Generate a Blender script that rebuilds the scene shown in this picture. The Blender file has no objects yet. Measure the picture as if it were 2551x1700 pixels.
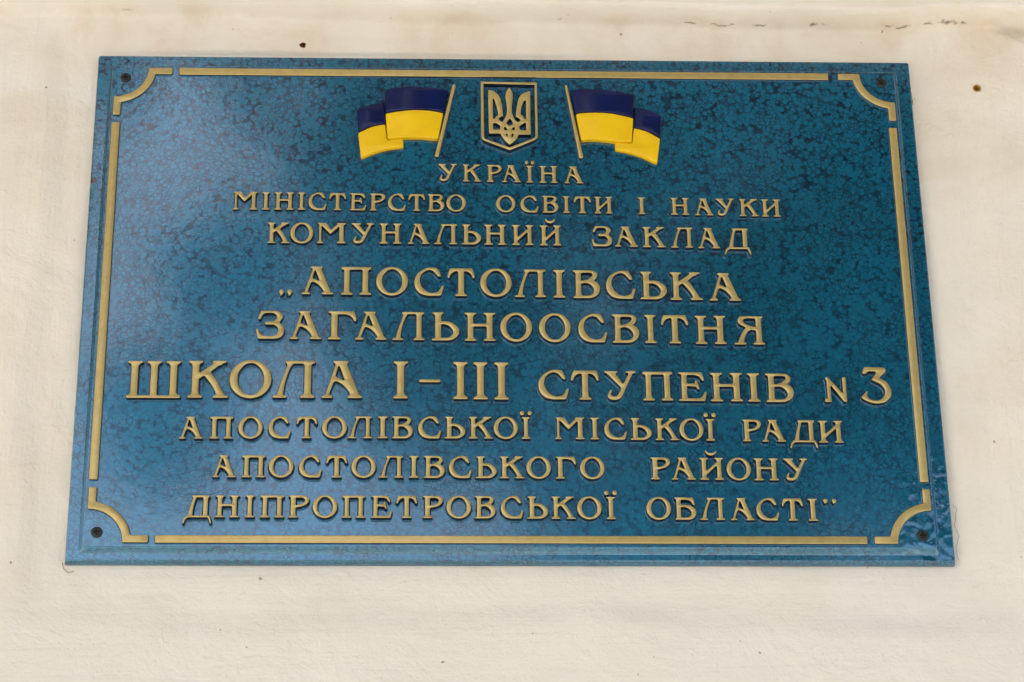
import bpy, math, random
import numpy as np
from mathutils import Vector
from mathutils.geometry import tessellate_polygon

R = math.radians
scene = bpy.context.scene
COL = scene.collection
PZ = 2.45                       # height of the plaque's centre above the ground, metres

# ------------------------------------------------------------------ camera
cam = bpy.data.cameras.new('camera')
cam.sensor_width = 36.0
cam.lens = 93.548
cam.clip_start = 0.05
cam.clip_end = 2000.0
camo = bpy.data.objects.new('camera', cam)
COL.objects.link(camo)
camo.location = (-0.0691, -1.66831, PZ - 0.86528)
camo.rotation_euler = (2.03433, 0.01278, -0.03602)
scene.camera = camo

# ------------------------------------------------------------------ daylight
SUN_EL, SUN_AZ = R(52), R(220)      # high sun in front: a slab added overhead, out of view, keeps the wall in shade
world = bpy.data.worlds.new('World')
scene.world = world
world.use_nodes = True
wn = world.node_tree
wn.nodes.clear()
sky = wn.nodes.new('ShaderNodeTexSky')
sky.sky_type = 'NISHITA'
sky.sun_disc = False
sky.sun_elevation = SUN_EL
sky.sun_rotation = SUN_AZ
sky.air_density = 1.0
sky.dust_density = 5.0
sky.ozone_density = 1.0
bg = wn.nodes.new('ShaderNodeBackground')
bg.inputs['Strength'].default_value = 0.15
wo = wn.nodes.new('ShaderNodeOutputWorld')
wn.links.new(sky.outputs[0], bg.inputs['Color'])
wn.links.new(bg.outputs[0], wo.inputs['Surface'])

sun = bpy.data.lights.new('sun', 'SUN')
sun.energy = 4.0
sun.angle = R(0.5)
sun.color = (1.0, 0.95, 0.87)
suno = bpy.data.objects.new('sun', sun)
COL.objects.link(suno)
sd = Vector((math.sin(SUN_AZ) * math.cos(SUN_EL), math.cos(SUN_AZ) * math.cos(SUN_EL), math.sin(SUN_EL)))
suno.rotation_euler = sd.to_track_quat('Z', 'Y').to_euler()
suno.location = sd * 30

vs = scene.view_settings
vs.view_transform = 'Standard'
vs.look = 'None'
vs.gamma = 1.0
vs.use_curve_mapping = False
vs.exposure = 0.94

# ------------------------------------------------------------------ object helpers
def tag(o, label=None, category=None, group=None, kind=None):
    if label: o['label'] = label
    if category: o['category'] = category
    if group: o['group'] = group
    if kind: o['kind'] = kind
    return o

def empty(name, loc=(0, 0, 0), parent=None):
    o = bpy.data.objects.new(name, None)
    o.empty_display_size = 0.05
    COL.objects.link(o)
    o.location = loc
    if parent: o.parent = parent
    return o

class MB:
    """collects vertices and faces, then links them as one mesh object"""
    def __init__(self):
        self.v, self.f, self.m, self.s = [], [], [], []
    def add(self, verts, faces, mat=0, smooth=True):
        b = len(self.v)
        self.v.extend(verts)
        for f in faces:
            self.f.append([i + b for i in f]); self.m.append(mat); self.s.append(smooth)
    def build(self, name, mats, parent=None):
        me = bpy.data.meshes.new(name)
        me.from_pydata(self.v, [], self.f)
        for m in mats: me.materials.append(m)
        me.polygons.foreach_set('material_index', self.m)
        me.polygons.foreach_set('use_smooth', self.s)
        me.update()
        o = bpy.data.objects.new(name, me)
        COL.objects.link(o)
        if parent: o.parent = parent
        return o

# ------------------------------------------------------------------ outline tools (2-D)
def spline(pts, n=7):
    """closed outline through (x, y[, 1]) points: smooth at plain points, sharp where flagged 1"""
    P = [(p[0], p[1]) for p in pts]
    C = [len(p) > 2 and p[2] == 1 for p in pts]
    N = len(P); out = []
    for i in range(N):
        p1, p2 = P[i], P[(i + 1) % N]
        c1, c2 = C[i], C[(i + 1) % N]
        if c1 and c2:
            out.append(p1); continue
        p0 = P[i - 1] if not c1 else (2 * p1[0] - p2[0], 2 * p1[1] - p2[1])
        p3 = P[(i + 2) % N] if not c2 else (2 * p2[0] - p1[0], 2 * p2[1] - p1[1])
        for k in range(n):
            t = k / n
            q = []
            for a in (0, 1):
                q.append(0.5 * (2 * p1[a] + (p2[a] - p0[a]) * t + (2 * p0[a] - 5 * p1[a] + 4 * p2[a] - p3[a]) * t * t
                                + (3 * p1[a] - p0[a] - 3 * p2[a] + p3[a]) * t ** 3))
            out.append(tuple(q))
    return out

def poly_mask(X, Y, poly):
    ins = np.zeros(X.shape, bool)
    n = len(poly)
    for i in range(n):
        x1, y1 = poly[i]; x2, y2 = poly[(i + 1) % n]
        if y1 == y2: continue
        cond = (Y > min(y1, y2)) & (Y <= max(y1, y2))
        xi = x1 + (Y - y1) * (x2 - x1) / (y2 - y1)
        ins ^= cond & (X < xi)
    return ins

def stroke_mask(X, Y, pts):
    """round-ended stroke through (x, y, width) points"""
    m = np.zeros(X.shape, bool)
    P = []
    N = len(pts)
    for i in range(N - 1):
        p0 = pts[max(i - 1, 0)]; p1 = pts[i]; p2 = pts[i + 1]; p3 = pts[min(i + 2, N - 1)]
        for k in range(10):
            t = k / 10
            P.append([0.5 * (2 * p1[a] + (p2[a] - p0[a]) * t + (2 * p0[a] - 5 * p1[a] + 4 * p2[a] - p3[a]) * t * t
                             + (3 * p1[a] - p0[a] - 3 * p2[a] + p3[a]) * t ** 3) for a in range(3)])
    P.append(list(pts[-1]))
    for i in range(len(P) - 1):
        (x1, y1, w1), (x2, y2, w2) = P[i], P[i + 1]
        dx, dy = x2 - x1, y2 - y1
        L = dx * dx + dy * dy + 1e-9
        t = np.clip(((X - x1) * dx + (Y - y1) * dy) / L, 0, 1)
        m |= np.hypot(X - x1 - t * dx, Y - y1 - t * dy) < (w1 + t * (w2 - w1)) / 2
    return m

def blur(F, s):
    r = int(3 * s + 1)
    k = np.exp(-0.5 * (np.arange(-r, r + 1) / s) ** 2); k /= k.sum()
    F = np.apply_along_axis(lambda a: np.convolve(a, k, 'same'), 0, F)
    return np.apply_along_axis(lambda a: np.convolve(a, k, 'same'), 1, F)

def contours(F, x0, y0, st):
    """closed iso-0.5 loops of the grid F (inside on the left)"""
    nxt = {}
    pos = {}
    H, W = F.shape
    ins = F > 0.5
    c = (ins[:-1, :-1].astype(int) + ins[:-1, 1:] * 2 + ins[1:, 1:] * 4 + ins[1:, :-1] * 8)
    def ep(kind, j, i):
        key = (kind, j, i)
        if key not in pos:
            a = F[j, i]
            if kind == 'h':
                t = (0.5 - a) / (F[j, i + 1] - a); pos[key] = (x0 + (i + t) * st, y0 + j * st)
            else:
                t = (0.5 - a) / (F[j + 1, i] - a); pos[key] = (x0 + i * st, y0 + (j + t) * st)
        return key
    T = {1: [('b', 'l')], 2: [('r', 'b')], 3: [('r', 'l')], 4: [('t', 'r')], 5: [('b', 'r'), ('t', 'l')], 6: [('t', 'b')], 7: [('t', 'l')],
         8: [('l', 't')], 9: [('b', 't')], 10: [('l', 'b'), ('r', 't')], 11: [('r', 't')], 12: [('l', 'r')], 13: [('b', 'r')], 14: [('l', 'b')]}
    for j, i in zip(*np.nonzero((c > 0) & (c < 15))):
        for a, b in T[c[j, i]]:
            e = {}
            for s in (a, b):
                e[s] = ep('h', j, i) if s == 'b' else ep('h', j + 1, i) if s == 't' else ep('v', j, i) if s == 'l' else ep('v', j, i + 1)
            nxt[e[a]] = e[b]
    loops = []
    while nxt:
        s = next(iter(nxt)); k = s; lp = []
        while k in nxt:
            lp.append(pos[k]); k = nxt.pop(k)
        if len(lp) > 8: loops.append(np.array(lp))
    return loops

def area(l):
    x, y = l[:, 0], l[:, 1]
    return 0.5 * float(np.sum(x * np.roll(y, -1) - np.roll(x, -1) * y))

def resample(l, step):
    d = np.hypot(*(np.roll(l, -1, 0) - l).T)
    s = np.concatenate([[0], np.cumsum(d)])
    n = max(10, int(round(s[-1] / step)))
    q = np.linspace(0, s[-1], n, endpoint=False)
    c = np.vstack([l, l[:1]])
    o = np.stack([np.interp(q, s, c[:, 0]), np.interp(q, s, c[:, 1])], 1)
    return o

def trace(draw, box, st, sigma, step):
    """rasterise draw(X, Y) -> mask over box, round its corners, return its outline loops"""
    x0, y0, x1, y1 = box
    xs = np.arange(x0, x1, st); ys = np.arange(y0, y1, st)
    X, Y = np.meshgrid(xs, ys)
    F = blur(draw(X, Y).astype(float), sigma / st)
    ls = contours(F, x0, y0, st)
    res = []
    tot = sum(area(l) for l in ls)
    for l in ls:
        if tot < 0: l = l[::-1]
        res.append(resample(l, step))
    return res

def normals(l):
    t = np.roll(l, -1, 0) - np.roll(l, 1, 0)
    t /= np.maximum(np.hypot(t[:, 0], t[:, 1]), 1e-9)[:, None]
    return np.stack([t[:, 1], -t[:, 0]], 1)          # outward: the inside is on the left

def raised(mb, loops, base, h, bev=0.35, draft=0.2, fillet=0.5, mats=(0, 1, 2)):
    """a raised shape on the plane y = -base (mm): flat top, rounded shoulder, dark drafted side, paint fillet at the foot"""
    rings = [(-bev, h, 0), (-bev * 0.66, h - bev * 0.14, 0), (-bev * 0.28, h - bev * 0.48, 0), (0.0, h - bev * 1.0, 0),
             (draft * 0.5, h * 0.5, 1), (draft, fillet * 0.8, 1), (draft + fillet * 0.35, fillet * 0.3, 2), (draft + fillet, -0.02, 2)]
    def fills(bv):
        # does the top face, inset by the shoulder bv, still fill cleanly?
        ins = [l - normals(l) * bv for l in loops]
        for l, q in zip(loops, ins):
            if area(l) < 0: continue
            polys = [q] + [q2 for l2, q2 in zip(loops, ins) if area(l2) < 0 and poly_mask(np.array([[l2[0, 0]]]), np.array([[l2[0, 1]]]), [tuple(p) for p in l])[0, 0]]
            pts = np.concatenate(polys)
            got = 0.0
            for a, b_, c_ in tessellate_polygon([[Vector((p[0], p[1], 0)) for p in w] for w in polys]):
                a, b_, c_ = pts[a], pts[b_], pts[c_]
                got += abs((b_[0] - a[0]) * (c_[1] - a[1]) - (b_[1] - a[1]) * (c_[0] - a[0])) / 2
            want = sum(area(w) for w in polys)
            if abs(got - want) > 0.012 * want: return False
        return True
    for _ in range(6):
        if fills(bev): break
        bev *= 0.75
    rings = [(-bev, h, 0), (-bev * 0.66, h - bev * 0.14, 0), (-bev * 0.28, h - bev * 0.48, 0), (0.0, h - bev * 1.0, 0)] + rings[4:]
    tops = []
    for l in loops:
        nrm = normals(l); n = len(l)
        vs_ = []
        for off, z, _ in rings:
            q = l + nrm * off
            vs_ += [(x * 1e-3, -(base + z) * 1e-3, y * 1e-3) for x, y in q]
        b = len(mb.v)
        mb.v.extend(vs_)
        for r in range(len(rings) - 1):
            m = mats[rings[r + 1][2]]
            for i in range(n):
                j = (i + 1) % n
                mb.f.append([b + r * n + i, b + r * n + j, b + (r + 1) * n + j, b + (r + 1) * n + i][::-1]); mb.m.append(m); mb.s.append(True)
        tops.append((l, [Vector((p[0], p[2], 0)) for p in vs_[:n]], list(range(b, b + n))))
    for l, vs_, ix in tops:                              # fill each outline together with the holes it contains
        if area(l) < 0: continue
        polys, idx = [vs_], list(ix)
        for l2, v2, i2 in tops:
            if area(l2) < 0 and poly_mask(np.array([[l2[0, 0]]]), np.array([[l2[0, 1]]]), [tuple(p) for p in l])[0, 0]:
                polys.append(v2); idx += i2
        for tri in tessellate_polygon(polys):
            t = [idx[k] for k in tri]
            a, b_, c_ = (mb.v[k] for k in t)
            if (b_[0] - a[0]) * (c_[2] - a[2]) - (b_[2] - a[2]) * (c_[0] - a[0]) < 0: t = t[::-1]
            mb.f.append(t); mb.m.append(mats[0]); mb.s.append(True)

# ------------------------------------------------------------------ materials
def mat(name):
    m = bpy.data.materials.new(name); m.use_nodes = True
    nt = m.node_tree
    return m, nt, nt.nodes['Principled BSDF']

def N(nt, kind, **kw):
    n = nt.nodes.new(kind)
    for k, v in kw.items():
        if k in n.inputs: n.inputs[k].default_value = v
        else: setattr(n, k, v)
    return n

def math_(nt, op, a, b=None, clamp=False):
    n = nt.nodes.new('ShaderNodeMath'); n.operation = op; n.use_clamp = clamp
    for i, x in enumerate((a, b)):
        if x is None: continue
        if isinstance(x, (int, float)): n.inputs[i].default_value = x
        else: nt.links.new(x, n.inputs[i])
    return n.outputs[0]

def mrange(nt, x, a, b, c=0.0, d=1.0, smooth=True):
    n = nt.nodes.new('ShaderNodeMapRange')
    n.interpolation_type = 'SMOOTHSTEP' if smooth else 'LINEAR'
    n.clamp = True
    nt.links.new(x, n.inputs['Value'])
    for k, v in zip(('From Min', 'From Max', 'To Min', 'To Max'), (a, b, c, d)): n.inputs[k].default_value = v
    return n.outputs['Result']

def mix(nt, fac, a, b):
    n = nt.nodes.new('ShaderNodeMix'); n.data_type = 'RGBA'
    for s, x in ((n.inputs[0], fac), (n.inputs[6], a), (n.inputs[7], b)):
        if isinstance(x, (int, float)): s.default_value = x
        elif isinstance(x, tuple): s.default_value = x + (1.0,) if len(x) == 3 else x
        else: nt.links.new(x, s)
    return n.outputs[2]

def noise(nt, vec, scale, detail=3.0, rough=0.5, dist=0.0):
    n = N(nt, 'ShaderNodeTexNoise', Scale=scale, Detail=detail, Roughness=rough, Distortion=dist)
    if vec is not None: nt.links.new(vec, n.inputs['Vector'])
    return n.outputs['Fac'], n.outputs['Color']

def mapping(nt, vec, scale=(1, 1, 1), rot=(0, 0, 0), loc=(0, 0, 0)):
    n = nt.nodes.new('ShaderNodeMapping')
    n.inputs['Scale'].default_value = scale; n.inputs['Rotation'].default_value = rot; n.inputs['Location'].default_value = loc
    nt.links.new(vec, n.inputs['Vector'])
    return n.outputs[0]

def bump(nt, height, strength, distance, prev=None):
    n = nt.nodes.new('ShaderNodeBump')
    n.inputs['Strength'].default_value = strength; n.inputs['Distance'].default_value = distance
    nt.links.new(height, n.inputs['Height'])
    if prev is not None: nt.links.new(prev, n.inputs['Normal'])
    return n.outputs[0]

def hammered_paint():
    m, nt, p = mat('hammered_blue_paint')
    tc = nt.nodes.new('ShaderNodeTexCoord').outputs['Object']
    def warp(amount, scale, det):
        _, wc = noise(nt, tc, scale, det, 0.55)
        off = nt.nodes.new('ShaderNodeVectorMath'); off.operation = 'MULTIPLY_ADD'
        nt.links.new(wc, off.inputs[0]); off.inputs[1].default_value = (amount,) * 3; nt.links.new(tc, off.inputs[2])
        return off.outputs[0]
    w1 = warp(0.0017, 380, 2)
    w2 = warp(0.0034, 200, 3)
    def vor(scale, feat, vec):
        v = N(nt, 'ShaderNodeTexVoronoi', Scale=scale); v.feature = feat
        nt.links.new(vec, v.inputs['Vector'])
        return v.outputs['Distance']
    n1, _ = noise(nt, tc, 36, 3, 0.6)
    n2, _ = noise(nt, tc, 95, 3, 0.6)
    n3, _ = noise(nt, tc, 9, 2, 0.5)
    sep = nt.nodes.new('ShaderNodeSeparateXYZ'); nt.links.new(tc, sep.inputs[0])
    dens = mrange(nt, sep.outputs['Z'], -0.2, 0.16, 0.55, 1.0, False)    # the dark bloom of the paint is denser towards the top edge
    # round bubbles of blue with dark paint pooled between them, and a finer net of hair veins
    f1 = vor(290, 'F1', w1)
    pool = math_(nt, 'MULTIPLY', mrange(nt, f1, 0.45, 0.82), mrange(nt, n2, 0.36, 0.60, 0.6, 1.0))
    e1 = mrange(nt, vor(290, 'DISTANCE_TO_EDGE', w1), 0.0, 0.16, 1, 0)
    e1 = math_(nt, 'MULTIPLY', e1, mrange(nt, n2, 0.36, 0.60, 0.15, 0.8))
    pool = math_(nt, 'MULTIPLY', math_(nt, 'MAXIMUM', pool, e1), dens)
    hair = mrange(nt, vor(205, 'DISTANCE_TO_EDGE', w2), 0.0, 0.10, 0.85, 0)
    hair = math_(nt, 'MULTIPLY', math_(nt, 'MULTIPLY', hair, mrange(nt, n1, 0.38, 0.60, 0.25, 0.9)), mrange(nt, sep.outputs['Z'], -0.2, 0.16, 1.0, 0.85, False))
    vein = math_(nt, 'MAXIMUM', pool, hair)
    cell = mix(nt, n1, (0.004, 0.150, 0.275), (0.010, 0.188, 0.325))
    cell = mix(nt, mrange(nt, n3, 0.4, 0.65, 0, 0.35), cell, (0.006, 0.105, 0.175))
    col = mix(nt, vein, cell, (0.002, 0.014, 0.050))
    # a few chips where rust shows through near the left rim
    rx = math_(nt, 'ADD', sep.outputs['X'], 0.2968); rz = math_(nt, 'SUBTRACT', sep.outputs['Z'], 0.0935)
    rd = math_(nt, 'ADD', math_(nt, 'MULTIPLY', rx, rx), math_(nt, 'MULTIPLY', rz, rz))
    chip = math_(nt, 'MULTIPLY', mrange(nt, rd, 0.000002, 0.000009, 1, 0), mrange(nt, n2, 0.45, 0.52))
    col = mix(nt, chip, col, (0.06, 0.022, 0.012))
    nt.links.new(col, p.inputs['Base Color'])
    p.inputs['Metallic'].default_value = 0.45
    p.inputs['Roughness'].default_value = 0.16
    p.inputs['Coat Weight'].default_value = 1.0
    p.inputs['Coat IOR'].default_value = 1.70
    p.inputs['Coat Roughness'].default_value = 0.07
    dome = math_(nt, 'SUBTRACT', 1.0, vein)
    lump, _ = noise(nt, tc, 120, 2, 0.5)
    hgt = math_(nt, 'ADD', math_(nt, 'MULTIPLY', dome, 0.25), lump)
    # paint runs and blisters gathered at the lower corner and along that rim
    cx = math_(nt, 'SUBTRACT', sep.outputs['X'], 0.300); cz = math_(nt, 'ADD', sep.outputs['Z'], 0.200)
    cd = math_(nt, 'ADD', math_(nt, 'MULTIPLY', math_(nt, 'MULTIPLY', cx, cx), 3.0), math_(nt, 'MULTIPLY', math_(nt, 'MULTIPLY', cz, cz), 0.55))
    run, _ = noise(nt, tc, 75, 1, 0.5, 0.8)
    blis, _ = noise(nt, tc, 270, 1, 0.4)
    runs = math_(nt, 'ADD', math_(nt, 'MULTIPLY', run, 8.0), math_(nt, 'MULTIPLY', mrange(nt, blis, 0.66, 0.80), 3.0))
    runs = math_(nt, 'MULTIPLY', mrange(nt, cd, 0.0, 0.0075, 1, 0), runs)
    nrm = bump(nt, runs, 0.16, 0.0005, bump(nt, hgt, 0.10, 0.0003))
    nt.links.new(nrm, p.inputs['Normal']); nt.links.new(nrm, p.inputs['Coat Normal'])
    return m

def plain(name, col, rough, metal=0.0, coat=0.0, var=0.15, scale=300, bstr=0.1, bdist=0.0002, col2=None):
    m, nt, p = mat(name)
    tc = nt.nodes.new('ShaderNodeTexCoord').outputs['Object']
    f, _ = noise(nt, tc, scale, 4, 0.6)
    c2 = col2 or tuple(x * (1 - var) for x in col)
    nt.links.new(mix(nt, mrange(nt, f, 0.3, 0.7), col, c2), p.inputs['Base Color'])
    p.inputs['Roughness'].default_value = rough
    p.inputs['Metallic'].default_value = metal
    p.inputs['Coat Weight'].default_value = coat
    if bstr: nt.links.new(bump(nt, f, bstr, bdist), p.inputs['Normal'])
    return m

BLUE = hammered_paint()
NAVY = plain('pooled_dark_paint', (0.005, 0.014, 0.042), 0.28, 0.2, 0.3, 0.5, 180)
FOOT = plain('blue_paint_fillet', (0.016, 0.150, 0.260), 0.22, 0.5, 0.6, 0.5, 180)
GOLD = plain('gold_paint', (0.545, 0.412, 0.150), 0.34, 0.60, 0.3, 0.14, 160, 0.08, 0.0002)
FLAG_BLUE = plain('flag_blue_enamel', (0.003, 0.009, 0.075), 0.20, 0.0, 0.0, 0.35, 60, 0.1, 0.0004)
FLAG_YELLOW = plain('flag_yellow_enamel', (0.80, 0.510, 0.004), 0.28, 0.0, 0.0, 0.10, 60, 0.1, 0.0004)
for _m in (FLAG_BLUE, FLAG_YELLOW): _m.node_tree.nodes['Principled BSDF'].inputs['Specular IOR Level'].default_value = 0.3
BLACK = plain('black_screw', (0.020, 0.020, 0.021), 0.38, 0.3, 0.0, 0.4, 900)
BRASS = plain('yellow_plastic', (0.45, 0.28, 0.06), 0.45, 0.0, 0.2, 0.3, 900)
RUST = plain('rust', (0.24, 0.065, 0.020), 0.9, 0.0, 0.0, 0.6, 900, 0.6, 0.001)
HOLE = plain('dark_cavity', (0.02, 0.015, 0.010), 0.9)
THREAD = plain('dark_thread', (0.10, 0.085, 0.07), 0.8)

LEDGE_Z = 0.2372
def ledge_line(x):
    return LEDGE_Z - 0.0022 + 0.0045 * max(0.0, -(x + 0.05) / 0.3) ** 1.3 + 0.0014 * math.sin(x * 21) + 0.0009 * math.sin(x * 57 + 1) + 0.0005 * math.sin(x * 143)

def wall_paint():
    m, nt, p = mat('cream_limewash')
    tc = nt.nodes.new('ShaderNodeTexCoord').outputs['Object']
    at = nt.nodes.new('ShaderNodeAttribute'); at.attribute_name = 'ledge'
    d = at.outputs['Fac']                                    # metres above the foot of the band
    big, _ = noise(nt, tc, 3.5, 4, 0.55)
    mid, _ = noise(nt, tc, 16, 5, 0.6, 0.4)
    hs, _ = noise(nt, mapping(nt, tc, (6, 60, 110)), 1.0, 4, 0.6, 0.3)      # horizontal brush strokes
    vst, _ = noise(nt, mapping(nt, tc, (160, 60, 9)), 1.0, 4, 0.6, 0.3)     # vertical brush strokes
    fine, _ = noise(nt, tc, 420, 3, 0.6)
    sep = nt.nodes.new('ShaderNodeSeparateXYZ'); nt.links.new(tc, sep.inputs[0])
    side = mrange(nt, math_(nt, 'ABSOLUTE', sep.outputs['X']), 0.26, 0.34)
    low = mrange(nt, sep.outputs['Z'], PZ - 0.23, PZ - 0.19, 0, 1)
    sv = math_(nt, 'MULTIPLY', side, low)
    brush = nt.nodes.new('ShaderNodeMix'); brush.data_type = 'FLOAT'
    nt.links.new(sv, brush.inputs[0]); nt.links.new(hs, brush.inputs[2]); nt.links.new(vst, brush.inputs[3])
    br = brush.outputs[0]
    c = mix(nt, mrange(nt, big, 0.35, 0.65), (0.770, 0.724, 0.618), (0.758, 0.728, 0.645))
    c = mix(nt, mrange(nt, mid, 0.45, 0.75, 0, 0.22), c, (0.66, 0.56, 0.42))
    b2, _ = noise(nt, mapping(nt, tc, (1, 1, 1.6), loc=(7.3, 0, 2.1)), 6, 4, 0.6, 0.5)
    c = mix(nt, math_(nt, 'MULTIPLY', mrange(nt, b2, 0.45, 0.70, 0, 0.6), mrange(nt, sep.outputs['Z'], PZ - 0.25, PZ + 0.2, 0.25, 1.0)), c, (0.66, 0.585, 0.44))  # yellow stain blotches, weakened low down to paint in the brighter light there
    c = mix(nt, mrange(nt, br, 0.5, 0.8, 0, 0.15), c, (0.60, 0.57, 0.50))
    # cooler light low on the wall, painted in as a patchy whiter tone
    low_light = math_(nt, 'ADD', sep.outputs['Z'], math_(nt, 'MULTIPLY', math_(nt, 'SUBTRACT', big, 0.5), 0.25))
    low_light = math_(nt, 'ADD', low_light, math_(nt, 'MULTIPLY', sep.outputs['X'], -0.12))
    c = mix(nt, mrange(nt, low_light, PZ - 0.30, PZ - 0.15, 0.6, 0), c, (0.745, 0.725, 0.675))
    # grey scuffs on the band
    scuff = math_(nt, 'MULTIPLY', mrange(nt, hs, 0.58, 0.72, 0, 0.55), math_(nt, 'MULTIPLY', mrange(nt, mid, 0.5, 0.62), mrange(nt, d, 0.004, 0.012)))
    c = mix(nt, scuff, c, (0.36, 0.36, 0.34))
    # yellowed stain below the band
    st = math_(nt, 'MULTIPLY', mrange(nt, d, -0.07, -0.005, 0, 1), mrange(nt, d, 0.0, 0.004, 1, 0))
    st = math_(nt, 'MULTIPLY', st, mrange(nt, mid, 0.35, 0.7, 0.05, 0.45))
    c = mix(nt, st, c, (0.60, 0.45, 0.28))
    # small dark specks
    sp, _ = noise(nt, tc, 190, 1, 0.4)
    c = mix(nt, mrange(nt, sp, 0.80, 0.82, 0, 0.6), c, (0.10, 0.08, 0.07))
    # broken crack along the foot of the band
    wob, _ = noise(nt, tc, 60, 3, 0.6)
    dd = math_(nt, 'ABSOLUTE', math_(nt, 'ADD', d, math_(nt, 'MULTIPLY', math_(nt, 'SUBTRACT', wob, 0.5), 0.006)))
    ck = mrange(nt, dd, 0.0, 0.0006, 0.7, 0)
    gate, _ = noise(nt, mapping(nt, tc, (1, 1, 0.2), loc=(3, 0, 0)), 38, 3, 0.7)
    gate = math_(nt, 'ADD', gate, mrange(nt, sep.outputs['X'], -0.25, 0.16, -0.06, 0.06))
    ck = math_(nt, 'MULTIPLY', ck, mrange(nt, gate, 0.59, 0.69))
    c = mix(nt, ck, c, (0.07, 0.045, 0.03))
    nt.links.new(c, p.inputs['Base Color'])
    p.inputs['Roughness'].default_value = 0.75
    p.inputs['Specular IOR Level'].default_value = 0.3
    n = bump(nt, br, 0.42, 0.0020)
    n = bump(nt, mid, 0.55, 0.008, n)
    n = bump(nt, fine, 0.55, 0.0008, n)
    nub, _ = noise(nt, tc, 130, 2, 0.5)
    n = bump(nt, mrange(nt, nub, 0.62, 0.80), 0.35, 0.0010, n)
    n = bump(nt, ck, -0.5, 0.0015, n)
    nt.links.new(n, p.inputs['Normal'])
    return m

# ------------------------------------------------------------------ ground
def ground():
    m, nt, p = mat('pale_paving')
    tc = nt.nodes.new('ShaderNodeTexCoord').outputs['Object']
    f, _ = noise(nt, tc, 3, 6, 0.6)
    nt.links.new(mix(nt, f, (0.46, 0.445, 0.42), (0.54, 0.52, 0.49)), p.inputs['Base Color'])
    p.inputs['Roughness'].default_value = 0.9
    b = MB(); s = 400
    b.add([(-s, -s, 0), (s, -s, 0), (s, s, 0), (-s, s, 0)], [(0, 1, 2, 3)])
    tag(b.build('ground', [m]), kind='structure')
ground()

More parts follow.
